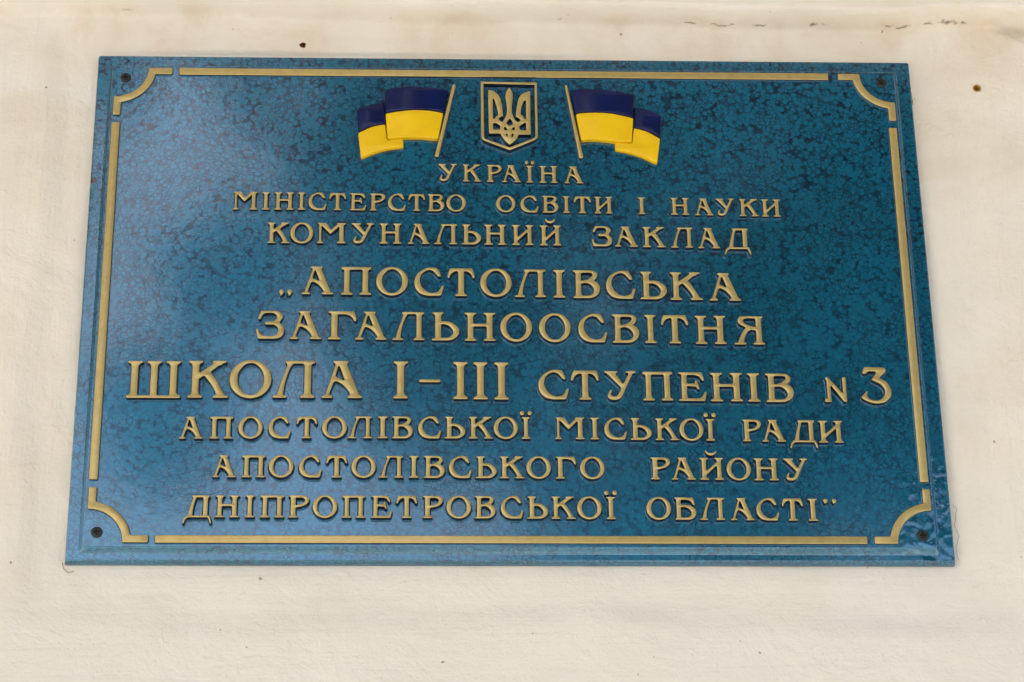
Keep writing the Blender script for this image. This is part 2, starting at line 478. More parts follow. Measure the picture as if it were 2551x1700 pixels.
# ------------------------------------------------------------------ wall
HOLES = [(0.3495, PZ + 0.1805, 0.0030), (-0.1501, PZ + 0.2122, 0.0024)]
def wall():
    rnd = random.Random(4)
    xs = list(np.arange(-0.60, 0.601, 0.006)); zs = list(np.arange(PZ - 0.48, PZ + 0.20, 0.008)) + list(np.arange(PZ + 0.20, PZ + 0.27, 0.0015)) + list(np.arange(PZ + 0.27, PZ + 0.5, 0.008))
    for hx, hz, r in HOLES:
        w = r * 1.6
        xs = [x for x in xs if abs(x - hx) > w + 0.002] + [hx - w, hx + w]
        zs = [z for z in zs if abs(z - hz) > w + 0.0012] + [hz - w, hz + w]
    def uniq(v):
        o = []
        for x in sorted(v):
            if not o or x - o[-1] > 2e-4: o.append(x)
        return o
    xs = uniq(xs + [-4.0, -2.0, -1.0, 1.0, 2.0, 4.0]); zs = uniq(zs + [-0.02, 1.0, 3.3, 3.8])
    X, Z = np.meshgrid(np.array(xs), np.array(zs))
    line = np.vectorize(ledge_line)(X) + PZ
    D = Z - line
    t = np.clip((D + 0.003) / 0.010, 0, 1)
    out = 0.019 * t * t * (3 - 2 * t)
    # a shallow field round the plaque: the paint layers stand a little thicker outside it
    ex = np.maximum(-0.322 - X + 0.004 * np.sin(Z * 23), X - 0.330 + 0.003 * np.sin(Z * 19)); ez = PZ - 0.232 - Z + 0.004 * np.sin(X * 14 + 1) + 0.002 * np.sin(X * 41)
    f = np.clip(np.maximum(ex, ez) / 0.014, 0, 1)
    out += 0.0032 * f * f * (3 - 2 * f) * (D < 0) * np.clip(-D / 0.03, 0, 1) * np.clip((0.6 - np.abs(X)) / 0.1, 0, 1)
    wob = 0.0022 * np.sin(X * 5 + 1.1 * np.sin(Z * 9 + 1)) * np.cos(Z * 8 + 2 * X) + 0.0012 * np.sin(X * 9 + 2 * np.sin(Z * 7)) * np.sin(Z * 13 + 1.3) + 0.0006 * np.sin(X * 31 + Z * 17) + 0.0004 * np.sin(X * 53 - Z * 71)
    near = (np.abs(X) < 0.305) & (np.abs(Z - PZ) < 0.205)
    fade = np.clip(np.minimum((0.6 - np.abs(X)) / 0.1, (0.48 - np.abs(Z - PZ)) / 0.1), 0, 1)
    # the broken plaster at the right end of the band
    ch = np.clip(1 - np.hypot((X - 0.394) / 0.026, (Z - PZ - 0.230 + 0.35 * (X - 0.394)) / 0.009), 0, 1)
    out -= 0.010 * np.minimum(ch * 2.5, 1)
    Yv = -(out + np.where(near, -0.0006, wob) * fade)
    b = MB()
    nx, nz = len(xs), len(zs)
    b.v = [(float(X[j, i]), float(Yv[j, i]), float(Z[j, i])) for j in range(nz) for i in range(nx)]
    led = [float(D[j, i]) for j in range(nz) for i in range(nx)]
    for j in range(nz - 1):
        for i in range(nx - 1):
            cx, cz = (xs[i] + xs[i + 1]) / 2, (zs[j] + zs[j + 1]) / 2
            k = j * nx + i
            hole = next((h for h in HOLES if abs(cx - h[0]) < 1e-4 and abs(cz - h[1]) < 1e-4), None)
            if hole is None:
                b.f.append([k, k + 1, k + nx + 1, k + nx]); b.m.append(0); b.s.append(True)
            else:                                            # a round hole, drilled into the wall
                hx, hz, r = hole
                cor = [k + 1, k + nx + 1, k + nx, k]
                y0 = sum(b.v[q][1] for q in cor) / 4
                B = len(b.v); n = 20
                for ring, (rr, yy) in enumerate(((1.0, 0.0), (0.92, 0.0012), (0.9, 0.004 if hx < 0 else 0.014))):
                    for q in range(n):
                        a = -math.pi / 4 + 2 * math.pi * q / n
                        wv = 1 + 0.10 * math.sin(3 * a + hx * 9) + 0.06 * math.sin(5 * a)
                        b.v.append((hx + r * rr * wv * math.cos(a), y0 + yy, hz + r * rr * wv * math.sin(a))); led.append(-0.03)
                for s in range(4):
                    seg = [B + (s * 5 + q) % n for q in range(6)]
                    b.f.append([cor[s], cor[(s + 1) % 4]] + seg[::-1]); b.m.append(0); b.s.append(False)
                inner = 1 if hx < 0 else 2
                for ring in range(2):
                    for q in range(n):
                        b.f.append([B + ring * n + q, B + ring * n + (q + 1) % n, B + (ring + 1) * n + (q + 1) % n, B + (ring + 1) * n + q]); b.m.append(inner); b.s.append(True)
                b.f.append([B + 2 * n + q for q in range(n)]); b.m.append(2 if hx > 0 else 1); b.s.append(False)
    # sides, top and back of the wall
    x0, x1, z0, z1 = xs[0], xs[-1], zs[0], zs[-1]
    b.add([(x0, 0, z0), (x1, 0, z0), (x1, 0, z1), (x0, 0, z1), (x0, .4, z0), (x1, .4, z0), (x1, .4, z1), (x0, .4, z1)],
          [(4, 0, 3, 7), (1, 5, 6, 2), (3, 2, 6, 7), (5, 4, 7, 6)], 0, False)
    led += [0.0] * 8
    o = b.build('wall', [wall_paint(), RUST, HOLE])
    a = o.data.attributes.new('ledge', 'FLOAT', 'POINT')
    a.data.foreach_set('value', led)
    c = MB()                                                 # overhead slab added out of view to shade the wall
    z0, z1, d = PZ + 1.15, PZ + 1.30, 1.5
    c.add([(-4, 0.002, z0), (4, 0.002, z0), (4, -d, z0), (-4, -d, z0), (-4, 0.002, z1), (4, 0.002, z1), (4, -d, z1), (-4, -d, z1)],
          [(0, 1, 2, 3), (7, 6, 5, 4), (3, 2, 6, 7), (0, 3, 7, 4), (2, 1, 5, 6)], 0, False)
    c.build('added_canopy', [plain('added_canopy_plaster', (0.55, 0.50, 0.42), 0.9)], o)
    tag(o, 'cream painted plaster wall with a projecting band along its top', 'wall')
    return o
WALL = wall()

def tube(pts, r, n=6):
    b = MB()
    P = [Vector(p) for p in pts]
    for i, q in enumerate(P):
        t = (P[min(i + 1, len(P) - 1)] - P[max(i - 1, 0)]).normalized()
        a = t.orthogonal().normalized() if abs(t.y) > 0.9 else Vector((0, 1, 0)).cross(t).normalized()
        c = t.cross(a)
        rr = r * (0.6 if i in (0, len(P) - 1) else 1)
        b.v += [tuple(q + rr * (a * math.cos(2 * math.pi * k / n) + c * math.sin(2 * math.pi * k / n))) for k in range(n)]
    for i in range(len(P) - 1):
        for k in range(n):
            b.f.append([i * n + k, i * n + (k + 1) % n, (i + 1) * n + (k + 1) % n, (i + 1) * n + k]); b.m.append(0); b.s.append(True)
    return b

# ------------------------------------------------------------------ lettering: one alphabet drawn for this plaque (cap height 100)
def rect(x0, y0, x1, y1): return [(x0, y0), (x1, y0), (x1, y1), (x0, y1)]
def serif(x0, x1, a, b, top):
    """a thin slab serif from x0 to x1, flaring out of a stem that spans a..b"""
    s = (lambda y: 100 - y) if top else (lambda y: y)
    return [(x0, s(0)), (x1, s(0)), (x1, s(6.5)), (b + 3, s(8.5)), (b, s(14)), (a, s(14)), (a - 3, s(8.5)), (x0, s(6.5))]
def stem(a, b, top=10, bot=10):
    L = [('P', rect(a, 3, b, 97))]
    if top: L.append(('P', serif(a - top, b + top, a, b, True)))
    if bot: L.append(('P', serif(a - bot, b + bot, a, b, False)))
    return L
def ell(cx, cy, rx, ry, n=72): return [(cx + rx * math.cos(2 * math.pi * k / n), cy + ry * math.sin(2 * math.pi * k / n)) for k in range(n)]
def S(pts): return ('P', spline(pts))
def Hh(pts): return ('H', spline(pts))

G = {}
G['І'] = stem(10, 30)
G['Ї'] = stem(10, 30) + [('P', ell(2.5, 117, 10.5, 11)), ('P', ell(37.5, 117, 10.5, 11))]
G['Ш'] = stem(10, 30, 10, 0) + stem(61, 81, 10, 0) + stem(112, 132, 10, 0) + [('P', rect(-1, 0, 143, 8)), ('P', [(4, 8), (10, 14), (10, 4), (-1, 6)]), ('P', [(138, 8), (132, 14), (132, 4), (143, 6)])]
G['П'] = stem(10, 31, 10, 10) + stem(74, 95, 10, 10) + [('P', rect(0, 89, 105, 100))]
G['Н'] = stem(10, 31) + stem(75, 96) + [('P', rect(28, 50.5, 78, 61))]
G['О'] = [('P', ell(57, 50, 57, 51.5)), ('H', spline([(23, 50), (26, 68), (36, 83), (46, 90), (57, 92), (68, 90), (79, 82), (89, 67), (92, 50), (89, 32), (79, 18), (69, 10.5), (57, 8.5), (46, 10.5), (36, 18), (26, 33)]))]
G['С'] = [S([(82, 99, 1), (65, 101), (44, 99), (18, 85), (4, 66), (0, 47), (5, 25), (22, 7), (44, 0.5), (60, -0.5), (95, 0, 1), (99, 10), (105, 33), (100, 37), (95, 34), (91, 24), (83, 15.5), (69, 11), (55, 12), (36, 23), (24, 42), (22, 58), (27, 76), (40, 87), (54, 91), (67, 87), (76, 78), (84, 69), (91, 67), (95, 72), (90, 85)])]
G['А'] = [('P', [(30, 100), (71, 100), (71, 93.5), (67, 91), (101, 9), (109, 6.5), (109, 0), (69.5, 0), (69.5, 6.5), (76, 9), (74, 14), (66, 25), (56, 35), (47, 41), (39, 44.5), (33, 43), (21, 10), (30, 6.5), (30, 0), (0, 0), (0, 6.5), (9, 9), (36, 91), (30, 93.5)]), ('H', [(45, 88), (37.5, 58), (61, 47)])]
G['К'] = stem(10.5, 30, 9, 10) + [('P', [(29, 50), (29, 66), (69, 94), (91, 94), (60, 69), (41, 58)]), ('P', serif(64, 102, 74, 88, True)),
          S([(60, 69.5, 1), (74, 51), (87, 29), (100, 7, 1), (108.6, 6.5, 1), (108.6, 0, 1), (67, 0, 1), (67, 6.5, 1), (76, 9, 1), (68, 26), (55, 44), (41, 61, 1), (48, 68, 1)])]
G['Л'] = [('P', rect(33, 91, 112, 100)), S([(40, 96, 1), (62, 96, 1), (55, 91), (49, 84), (41, 66), (33, 38), (29, 8, 1), (38, 6.5, 1), (38, 0, 1), (0, 0, 1), (0, 6.5, 1), (11, 9, 1), (19, 38), (31, 70)])] + stem(83, 102.5, 9, 10)
G['Д'] = [('P', rect(42, 89, 121, 100)), S([(48, 96, 1), (66, 96, 1), (60, 86), (50, 50), (45, 6, 1), (22, 6, 1), (37, 60)]), ('P', rect(92, 5, 115, 96)), ('P', serif(82, 121, 92, 115, True)), ('P', rect(16, -1, 124, 9.5)),
          ('S', [(24, 4, 10), (13, -3, 11), (7, -14, 10), (4, -24, 9)]), ('S', [(116, 4, 10), (123, -4, 11), (126, -14, 10), (129, -23, 9)])]
ben = [(34, 67), (52, 68), (72, 63), (90, 50), (98, 36), (95, 21), (82, 8), (66, 1), (50, 0, 1), (0, 0, 1), (0, 6.5, 1), (12, 9, 1), (12, 60, 1)]
G['Ь'] = stem(12, 34, 9, 0) + [S(ben), Hh([(34, 56.5, 1), (50, 55.5), (64, 48), (74, 33), (71, 20), (60, 12.5), (45, 10.5), (34, 11, 1)])]
G['В'] = [S([(0, 100, 1), (58, 100), (73, 97.5), (83, 91), (86, 82), (82, 72), (73, 62, 1), (84, 56), (92, 45), (94, 32), (88, 16), (75, 5), (60, 0), (50, 0, 1), (0, 0, 1), (0, 6, 1), (8, 9, 1), (9, 50), (9, 91, 1), (0, 94, 1)]),
          Hh([(30, 90, 1), (60, 90), (68, 86), (64, 77), (50, 67), (30, 62, 1)]), Hh([(30, 52, 1), (45, 54), (58, 49), (69, 37), (71, 25), (65, 14.5), (52, 10), (30, 10, 1)])]
G['Р'] = [S([(0, 100, 1), (58, 100), (76, 96), (86, 84), (84, 70), (70, 56), (50, 48.5), (31, 45, 1), (8, 45, 1), (8, 91, 1), (0, 94, 1)]), Hh([(31, 89, 1), (54, 89), (67, 82), (64, 70), (51, 61), (31, 56, 1)])] + stem(8, 31, 0, 8)
G['Е'] = [S([(0, 100, 1), (82, 100, 1), (86, 91), (90.5, 74), (87, 69), (81, 72), (74, 82), (62, 88), (50, 89, 1), (31, 89, 1), (31, 61, 1), (56, 61, 1), (58, 70), (63, 73), (67, 69), (73, 44), (71, 39), (67, 40), (61, 49, 1), (31, 51, 1), (31, 10, 1), (64, 10), (77, 13), (85, 22), (89, 31), (94, 33), (97.5, 28), (91, 0, 1), (0, 0, 1), (0, 6, 1), (9.5, 9, 1), (10.5, 91, 1), (0, 94, 1)])]
G['Т'] = stem(37, 59, 0, 10) + [S([(9, 100, 1), (88, 100, 1), (92, 90), (97, 70), (93, 63), (88, 66), (83, 77), (76, 84), (66, 88), (58, 88.5, 1), (38, 88.5, 1), (30, 88), (20, 84), (12, 76), (8, 66), (3, 63), (-1, 70), (4, 90)])]
G['У'] = [('P', [(0, 100), (46, 100), (46, 93.5), (38, 91), (68, 50), (60, 38), (8, 91), (0, 93.5)]), ('P', [(72, 100), (108, 100), (108, 93.5), (100, 91), (84, 91), (72, 93.5)]),
          ('S', [(92, 96, 13), (79, 70, 14), (66, 45, 15), (55, 22, 16), (45, 10, 14), (30, 6.5, 13), (17, 12, 14), (17, 22, 11), (22, 33, 8)])]
G['И'] = stem(10, 31) + stem(78, 99) + [('P', [(28, 20), (28, 38), (80, 82), (80, 66)])]
G['Й'] = G['И'] + [S([(27, 131), (33, 131), (43, 123), (54, 121), (65, 123), (75, 131), (81, 131), (76, 119), (66, 111.5), (54, 109), (42, 111.5), (32, 119)])]
G['З'] = [S([(16, 100, 1), (62, 100), (80, 96), (92, 84), (92, 74), (83, 60, 1), (83, 57, 1), (93, 46), (99, 32), (96, 16), (84, 4), (68, 0, 1), (8, 0, 1), (5, 8), (0, 30), (4, 36), (9, 35), (13, 23), (22, 14), (34, 10.5), (58, 10.5), (71, 18), (77, 32), (73, 43), (61, 50, 1), (34, 50), (31, 55), (34, 61.5), (55, 61.5, 1), (67, 68), (71, 78), (66, 87), (54, 91), (30, 90), (22, 83), (16, 71), (11, 68), (6, 72), (9, 85)])]
G['Г'] = [S([(3, 100, 1), (92, 100, 1), (96, 90), (101, 71), (97, 63), (91, 66), (85, 77), (75, 84), (60, 88), (36, 88.5, 1), (36, 50, 1), (13, 50, 1), (13, 91, 1), (3, 94, 1)])] + stem(13, 36, 0, 11)
G['Б'] = [S([(0, 100, 1), (82, 100, 1), (86, 90), (90, 70), (87, 63), (81, 67), (75, 78), (66, 85), (50, 88, 1), (29, 88, 1), (29, 50, 1), (8, 50, 1), (8, 91, 1), (0, 94, 1)]),
          S([(20, 67, 1), (50, 67), (74, 62), (90, 50), (96, 36), (93, 20), (80, 6), (64, 0, 1), (2, 0, 1), (2, 6, 1), (8, 9, 1), (8, 60, 1)]), Hh([(29, 55.5, 1), (48, 55), (63, 48), (73, 35), (70, 20), (60, 12.5), (48, 10.5), (29, 10.5, 1)])]
G['Я'] = stem(77, 98, 0, 10) + [S([(104, 100, 1), (32, 100), (20, 95), (15, 86), (18, 75), (30, 66), (43, 60, 1), (36, 52), (25, 34), (13, 8, 1), (0, 6.5, 1), (0, 0, 1), (43, 0, 1), (43, 6.5, 1), (35, 9, 1), (40, 28), (50, 44), (62, 52, 1), (80, 48, 1), (98, 60, 1), (98, 91, 1), (104, 94, 1)]), Hh([(77, 91, 1), (45, 91), (35, 84), (42, 74), (57, 67), (77, 62, 1)])]
G['М'] = [('P', rect(9, 3, 22, 97)), ('P', serif(0, 31, 9, 22, False)), ('P', rect(3, 93.5, 40, 100)), ('P', [(10, 98), (46, 98), (66, 66), (100, 98), (108, 86), (63, 44), (20, 88)])] + stem(104, 127, 10, 10)
G['N'] = [('P', rect(10, 0, 25, 88)), ('P', rect(0, 0, 25, 14)), ('S', [(12, 93, 13), (48, 49, 16), (77, 9, 17)]), ('P', rect(69, 6, 85, 98))]
G['3'] = [S([(13, 100, 1), (62, 99), (71, 94), (70, 86), (52, 69, 1), (70, 60), (82, 39), (80, 20), (64, 4), (40, -0.5), (16, 5), (0, 16), (8, 26), (16, 34.5), (20, 32), (16, 21), (26, 11), (43, 8.5), (59, 18), (64, 36), (56, 50), (43, 58), (29, 64, 1), (46, 86, 1), (25, 87), (17, 81), (10, 80), (7, 86)])]
dropq = lambda x, y: S([(x, y + 9.5), (x + 7, y + 6.5), (x + 8.5, y - 1), (x + 5, y - 9), (x - 2, y - 14), (x - 6, y - 13), (x - 4.5, y - 8.5), (x - 8, y - 4), (x - 9, y + 2), (x - 6.5, y + 7.5)])
G['„'] = [dropq(9, 8), dropq(37, 8)]
G['”'] = [dropq(10, 91), dropq(42, 91)]
G['–'] = [('S', [(4, 48, 8.5), (30, 48, 8.5), (54, 48, 8.5)])]

GL = {}
def glyph(ch):
    if ch not in GL:
        parts = G[ch]
        xs = [p[0] for k, q in parts for p in q]; ys = [p[1] for k, q in parts for p in q]
        def draw(X, Y):
            m = np.zeros(X.shape, bool)
            for k, q in parts:
                if k == 'P': m |= poly_mask(X, Y, q)
                elif k == 'S': m |= stroke_mask(X, Y, q)
            for k, q in parts:
                if k == 'H': m &= ~poly_mask(X, Y, q)
            return m
        ls = trace(draw, (min(xs) - 14, min(ys) - 14, max(xs) + 14, max(ys) + 14), 0.9, 1.5, 2.0)
        x0 = min(l[:, 0].min() for l in ls); x1 = max(l[:, 0].max() for l in ls)
        if ch == 'Ї': x0, x1 = 0.4, 39.6
        GL[ch] = [np.stack([(l[:, 0] - x0) / (x1 - x0), l[:, 1] / 100], 1) for l in ls]
    return GL[ch]

# ------------------------------------------------------------------ the plaque (millimetres from its centre; PF = depth of the panel face)
PF = 11.0
PLAQUE = empty('plaque', (0, 0, PZ))
tag(PLAQUE, 'blue hammered metal school plaque with raised gold Cyrillic lettering, screwed to the cream wall', 'plaque')

def plate():
    b = MB()
    def ring(x0, x1, z0, z1, y, r, n=5):
        o = []
        for cx, cz, a0 in ((x1 - r, z0 + r, -90), (x1 - r, z1 - r, 0), (x0 + r, z1 - r, 90), (x0 + r, z0 + r, 180)):
            for k in range(n + 1):
                a = R(a0 + 90 * k / n); o.append((cx + r * math.cos(a), cz + r * math.sin(a)))
        return [(x * 1e-3, -y * 1e-3, z * 1e-3) for x, z in o]
    A = (-300, 300, -200, 200)
    def ins(q, d): return (q[0] + d, q[1] - d, q[2] + d, q[3] - d)
    P = (-290.0, 288.7, -193.6, 189.6)
    prof = [(A, -0.3, 1.5), (ins(A, 0.0), 0.6, 1.5), (ins(A, 0.9), 5.2, 1.5), (ins(A, 1.25), 5.8, 1.4), (ins(A, 1.9), 6.0, 1.2),
            (ins(P, -0.7), 6.0, 2.2), (ins(P, -0.1), 6.15, 2.0), (ins(P, 0.25), 6.6, 2.0), (ins(P, 2.1), 10.3, 2.0), (ins(P, 2.5), 10.85, 2.0), (ins(P, 3.1), PF, 2.0)]
    rs = [ring(*q, y, r) for q, y, r in prof]
    n = len(rs[0])
    for k, q in enumerate(rs): b.v += q
    for k in range(len(rs) - 1):
        for i in range(n):
            j = (i + 1) % n
            b.f.append([k * n + i, k * n + j, (k + 1) * n + j, (k + 1) * n + i]); b.m.append(0); b.s.append(k not in (4, 5))
    b.f.append([(len(rs) - 1) * n + i for i in range(n)]); b.m.append(0); b.s.append(False)
    return b.build('plate', [BLUE], PLAQUE)
plate()

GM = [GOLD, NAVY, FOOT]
# gold border: four bars and four notched corners
def bar(pts):
    def draw(X, Y): return poly_mask(X, Y, pts)
    xs = [p[0] for p in pts]; zs = [p[1] for p in pts]
    b = MB()
    # straight bars: rounded rectangle outline
    l = []
    x0, x1, z0, z1 = min(xs), max(xs), min(zs), max(zs)
    r = 0.6
    for cx, cz, a0 in ((x1 - r, z0 + r, -90), (x1 - r, z1 - r, 0), (x0 + r, z1 - r, 90), (x0 + r, z0 + r, 180)):
        for k in range(5):
            a = R(a0 + 90 * k / 4); l.append((cx + r * math.cos(a), cz + r * math.sin(a)))
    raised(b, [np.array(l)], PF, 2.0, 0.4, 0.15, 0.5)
    return b
for pts in ([(-238.8, 179.0), (236.8, 184.6)], [(-239.4, -188.7), (239.1, -183.3)], [(-285.7, -142.8), (-279.9, 138.0)], [(278.5, -143.2), (284.2, 138.3)]):
    bar(pts).build('border_bar', GM, PLAQUE)
def corner(sx, sz):
    ox, oz = (284.4 if sx > 0 else 285.4), (184.4 if sz > 0 else 188.6)      # the corner the notch is cut from
    ix, iz = 244.0, 144.3 if sz > 0 else 148.6
    w = 5.2
    def draw(X, Z):
        X = X * sx; Z = Z * sz
        d = np.hypot(X - ox, Z - oz)
        arc = (d > 24.4) & (d < 29.8) & (X < ox) & (Z < oz)
        h = (Z > oz - w) & (Z < oz) & (X > ix) & (X < ox - 24.4)
        v = (X > ox - w) & (X < ox) & (Z > iz) & (Z < oz - 24.4)
        return arc | h | v
    xa, xb = sorted((sx * (ix - 4), sx * (ox + 4))); za, zb = sorted((sz * (iz - 4), sz * (oz + 4)))
    b = MB()
    raised(b, trace(draw, (xa, za, xb, zb), 0.2, 0.45, 0.6), PF, 2.0, 0.4, 0.15, 0.5)
    b.build('corner_ornament', GM, PLAQUE)
for sx in (-1, 1):
    for sz in (-1, 1): corner(sx, sz)

# cross-head screws
def screw(x, z, rot):
    b = MB()
    n = 32; r = 3.9
    circ = np.array([(r * math.cos(2 * math.pi * k / n), r * math.sin(2 * math.pi * k / n)) for k in range(n)])
    cr = []
    for k in range(4):
        a = math.pi / 2 * k + rot
        u = np.array((math.cos(a), math.sin(a))); v = np.array((-u[1], u[0]))
        cr += [u * 0.62 - v * 0.55, u * 2.35 - v * 0.46, u * 2.35 + v * 0.46]
    cr = np.array(cr)[::-1]
    def ringat(l, y): return [((x + p[0]) * 1e-3, -(PF + y) * 1e-3, (z + p[1]) * 1e-3) for p in l]
    # head: low dome with a cross recess
    B = len(b.v)
    prof = [(1.0, 0.0), (1.0, 0.5), (0.9, 1.0), (0.72, 1.3)]
    for f, y in prof: b.v += ringat(circ * f, y)
    for k in range(len(prof) - 1):
        for i in range(n):
            j = (i + 1) % n
            b.f.append([B + k * n + i, B + k * n + j, B + (k + 1) * n + j, B + (k + 1) * n + i]); b.m.append(0); b.s.append(True)
    top = [Vector((p[0], p[1], 0)) for p in circ * 0.72]; hol = [Vector((p[0], p[1], 0)) for p in cr]
    C0 = len(b.v); b.v += ringat(cr, 1.3); C1 = len(b.v); b.v += ringat(cr * 0.75, 0.12)
    idx = [B + 3 * n + i for i in range(n)] + list(range(C0, C0 + len(cr)))
    for tri in tessellate_polygon([top, hol]):
        t = [idx[k] for k in tri]
        a, q, c = (b.v[k] for k in t)
        if (q[0] - a[0]) * (c[2] - a[2]) - (q[2] - a[2]) * (c[0] - a[0]) < 0: t = t[::-1]
        b.f.append(t); b.m.append(0); b.s.append(False)
    m = len(cr)
    for i in range(m):
        j = (i + 1) % m
        b.f.append([C0 + i, C0 + j, C1 + j, C1 + i]); b.m.append(1); b.s.append(False)
    b.f.append([C1 + i for i in range(m)][::-1]); b.m.append(1); b.s.append(False)
    b.build('screw', [BLACK, HOLE], PLAQUE)
for x, z, a in ((-277.7, 176.7, 0.1), (276.2, 177.3, 0.75), (-278.5, -180.7, 0.2), (277.3, -182.1, 0.0)): screw(x, z, a)

# coat of arms: raised shield outline with the trident inside it
SH_O = [(-19.0,173.2,1),(21.9,172.7,1),(21.9,160.5),(21.8,128.9),(21.1,125.6),(17.9,123.1),(1.4,115.3,1),(-16.1,122.8),(-18.5,125.3),(-19.0,127.6),(-19.0,160.1)]
SH_I = [(-17.2,171.4,1),(20.2,170.8,1),(20.1,160.5),(20.1,129.7),(19.5,126.9),(17.6,124.9),(1.4,117.6,1),(-15.2,124.4),(-16.5,125.9),(-16.9,128.5),(-17.1,160.2)]
TRI = [(-13.7,166.2,1),(-12.4,166.2),(-9.4,165.0),(-6.8,162.4),(-5.0,159.0),(-3.9,153.7),(-3.3,147.2),(-3.0,144.2,1),(-4.8,143.5),(-5.9,142.4),(-6.1,141.1),(-5.2,139.8),(-3.5,139.1,1),(-2.2,141.6),(-0.7,145.5),(-0.2,149.9),(-0.7,156.0),(-1.3,161.2),(-0.4,165.1),(1.6,168.9,1),(3.5,165.2),(4.1,161.2),(3.7,156.0),(3.3,149.9),(3.6,146.4),(4.9,142.1),(7.1,139.2,1),(8.4,139.3),(9.3,140.8),(8.6,142.1),(6.0,143.8,1),(6.6,149.1),(7.5,155.2),(8.8,160.0),(11.1,163.1),(14.5,164.8),(16.9,165.7,1),(16.8,147.4),(16.7,128.7,1),(8.0,128.7,1),(7.3,126.6),(5.0,123.1),(1.4,119.9,1),(-1.7,123.1),(-3.9,126.5),(-5.2,129.3,1),(-13.5,129.4,1),(-13.7,147.1)]
TRI_H = [[(-10.5,158.9,1),(-9.5,158.9,1),(-7.7,151.5),(-6.6,145.2,1),(-8.1,143.7),(-9.1,141.9,1),(-10.4,141.7,1)], [(12.0,156.9,1),(13.7,157.8,1),(13.5,141.5,1),(12.1,142.2),(11.8,143.9),(9.7,145.4,1),(10.4,151.7)],
         [(-10.4,138.3,1),(-8.2,138.3,1),(-5.2,135.9,1),(-5.6,132.7,1),(-10.4,132.7,1)], [(8.7,135.6,1),(11.3,138.0,1),(13.5,138.7,1),(13.6,132.2,1),(9.0,132.4,1)],
         [(1.5,142.1,1),(3.0,140.8,1),(4.1,137.8,1),(1.6,135.6,1),(-0.9,138.1,1)], [(-2.6,134.9,1),(-1.2,134.9,1),(0.2,132.5,1),(-2.5,132.2,1)], [(2.8,132.5,1),(3.9,134.7,1),(5.4,134.6,1),(5.2,132.3,1)],
         [(-1.7,129.4,1),(-0.1,129.4,1),(0.1,126.1,1)], [(2.8,129.3,1),(4.8,129.3,1),(3.0,125.7,1)]]
def shape(outs, holes, h, st=0.12, sg=0.2, step=0.35, mats=GM, parent=PLAQUE, name='part', bev=0.35, draft=0.2, fillet=0.5, base=PF):
    po = [spline(o) for o in outs]; ph = [spline(o) for o in holes]
    xs = [p[0] for o in po for p in o]; zs = [p[1] for o in po for p in o]
    def draw(X, Y):
        m = np.zeros(X.shape, bool)
        for q in po: m |= poly_mask(X, Y, q)
        for q in ph: m &= ~poly_mask(X, Y, q)
        return m
    b = MB()
    raised(b, trace(draw, (min(xs) - 2, min(zs) - 2, max(xs) + 2, max(zs) + 2), st, sg, step), base, h, bev, draft, fillet)
    return b.build(name, mats, parent)
EMB = shape([SH_O], [SH_I], 5.0, name='shield_emblem')
shape([TRI], TRI_H, 4.6, name='trident', parent=EMB, bev=0.3, draft=0.12, fillet=0.3)

# the two flags
def flag(Y1, Y2, Y3, B1, B2, P0, P1, r0, r1):
    ym = [FLAG_YELLOW, FLAG_YELLOW, NAVY]; bm = [FLAG_BLUE, FLAG_BLUE, NAVY]
    b = MB()
    for o, h in ((Y1, 4.0), (Y2, 3.0), (Y3, 1.9)):
        q = spline(o); xs = [p[0] for p in q]; zs = [p[1] for p in q]
        raised(b, trace(lambda X, Y: poly_mask(X, Y, q), (min(xs) - 2, min(zs) - 2, max(xs) + 2, max(zs) + 2), 0.2, 0.3, 0.6), PF, h, 0.6, 0.1, 0.3)
    f = b.build('flag', ym, PLAQUE)
    b = MB()
    for o, h in ((B1, 4.0), (B2, 3.0)):
        q = spline(o); xs = [p[0] for p in q]; zs = [p[1] for p in q]
        raised(b, trace(lambda X, Y: poly_mask(X, Y, q), (min(xs) - 2, min(zs) - 2, max(xs) + 2, max(zs) + 2), 0.2, 0.3, 0.6), PF, h, 0.5, 0.1, 0.3)
    b.build('blue_band', bm, f)
    b = MB()
    pts = [(P0[0], P0[1], 2 * r0), ((P0[0] + P1[0]) / 2, (P0[1] + P1[1]) / 2, r0 + r1), (P1[0], P1[1], 2 * r1)]
    xs = [P0[0], P1[0]]; zs = [P0[1], P1[1]]
    raised(b, trace(lambda X, Y: stroke_mask(X, Y, pts), (min(xs) - 4, min(zs) - 4, max(xs) + 4, max(zs) + 4), 0.2, 0.25, 0.5), PF, 4.4, 0.8, 0.1, 0.4)
    b.build('flagpole', GM, f)
    return f
LB1 = [(-89.0,165.9,1),(-83.3,167.6),(-75.1,168.9),(-64.9,169.1),(-54.6,168.4),(-42.7,166.3,1),(-46.3,147.2,1),(-54.6,149.3),(-62.8,149.7),(-70.9,149.4),(-79.1,148.5),(-88.2,146.6,1)]
LY1 = [(-88.2,145.9,1),(-79.1,147.8),(-68.9,149.0),(-58.7,148.9),(-50.5,147.6),(-46.5,146.5,1),(-50.1,125.1,1),(-54.6,125.3),(-62.7,126.3),(-70.8,126.1),(-75.7,126.2,1),(-86.7,124.8,1)]
LB2 = [(-109.3,149.4,1),(-99.6,153.8),(-89.4,156.5,1),(-88.7,138.2,1),(-99.4,135.4),(-107.5,130.8,1)]
LY2 = [(-107.8,130.0,1),(-99.4,134.6),(-94.5,136.3),(-88.6,137.4,1),(-87.0,124.4,1),(-75.4,121.0,1),(-75.1,118.8,1),(-87.0,116.6),(-95.1,114.0),(-104.7,109.4,1),(-105.8,111.1)]
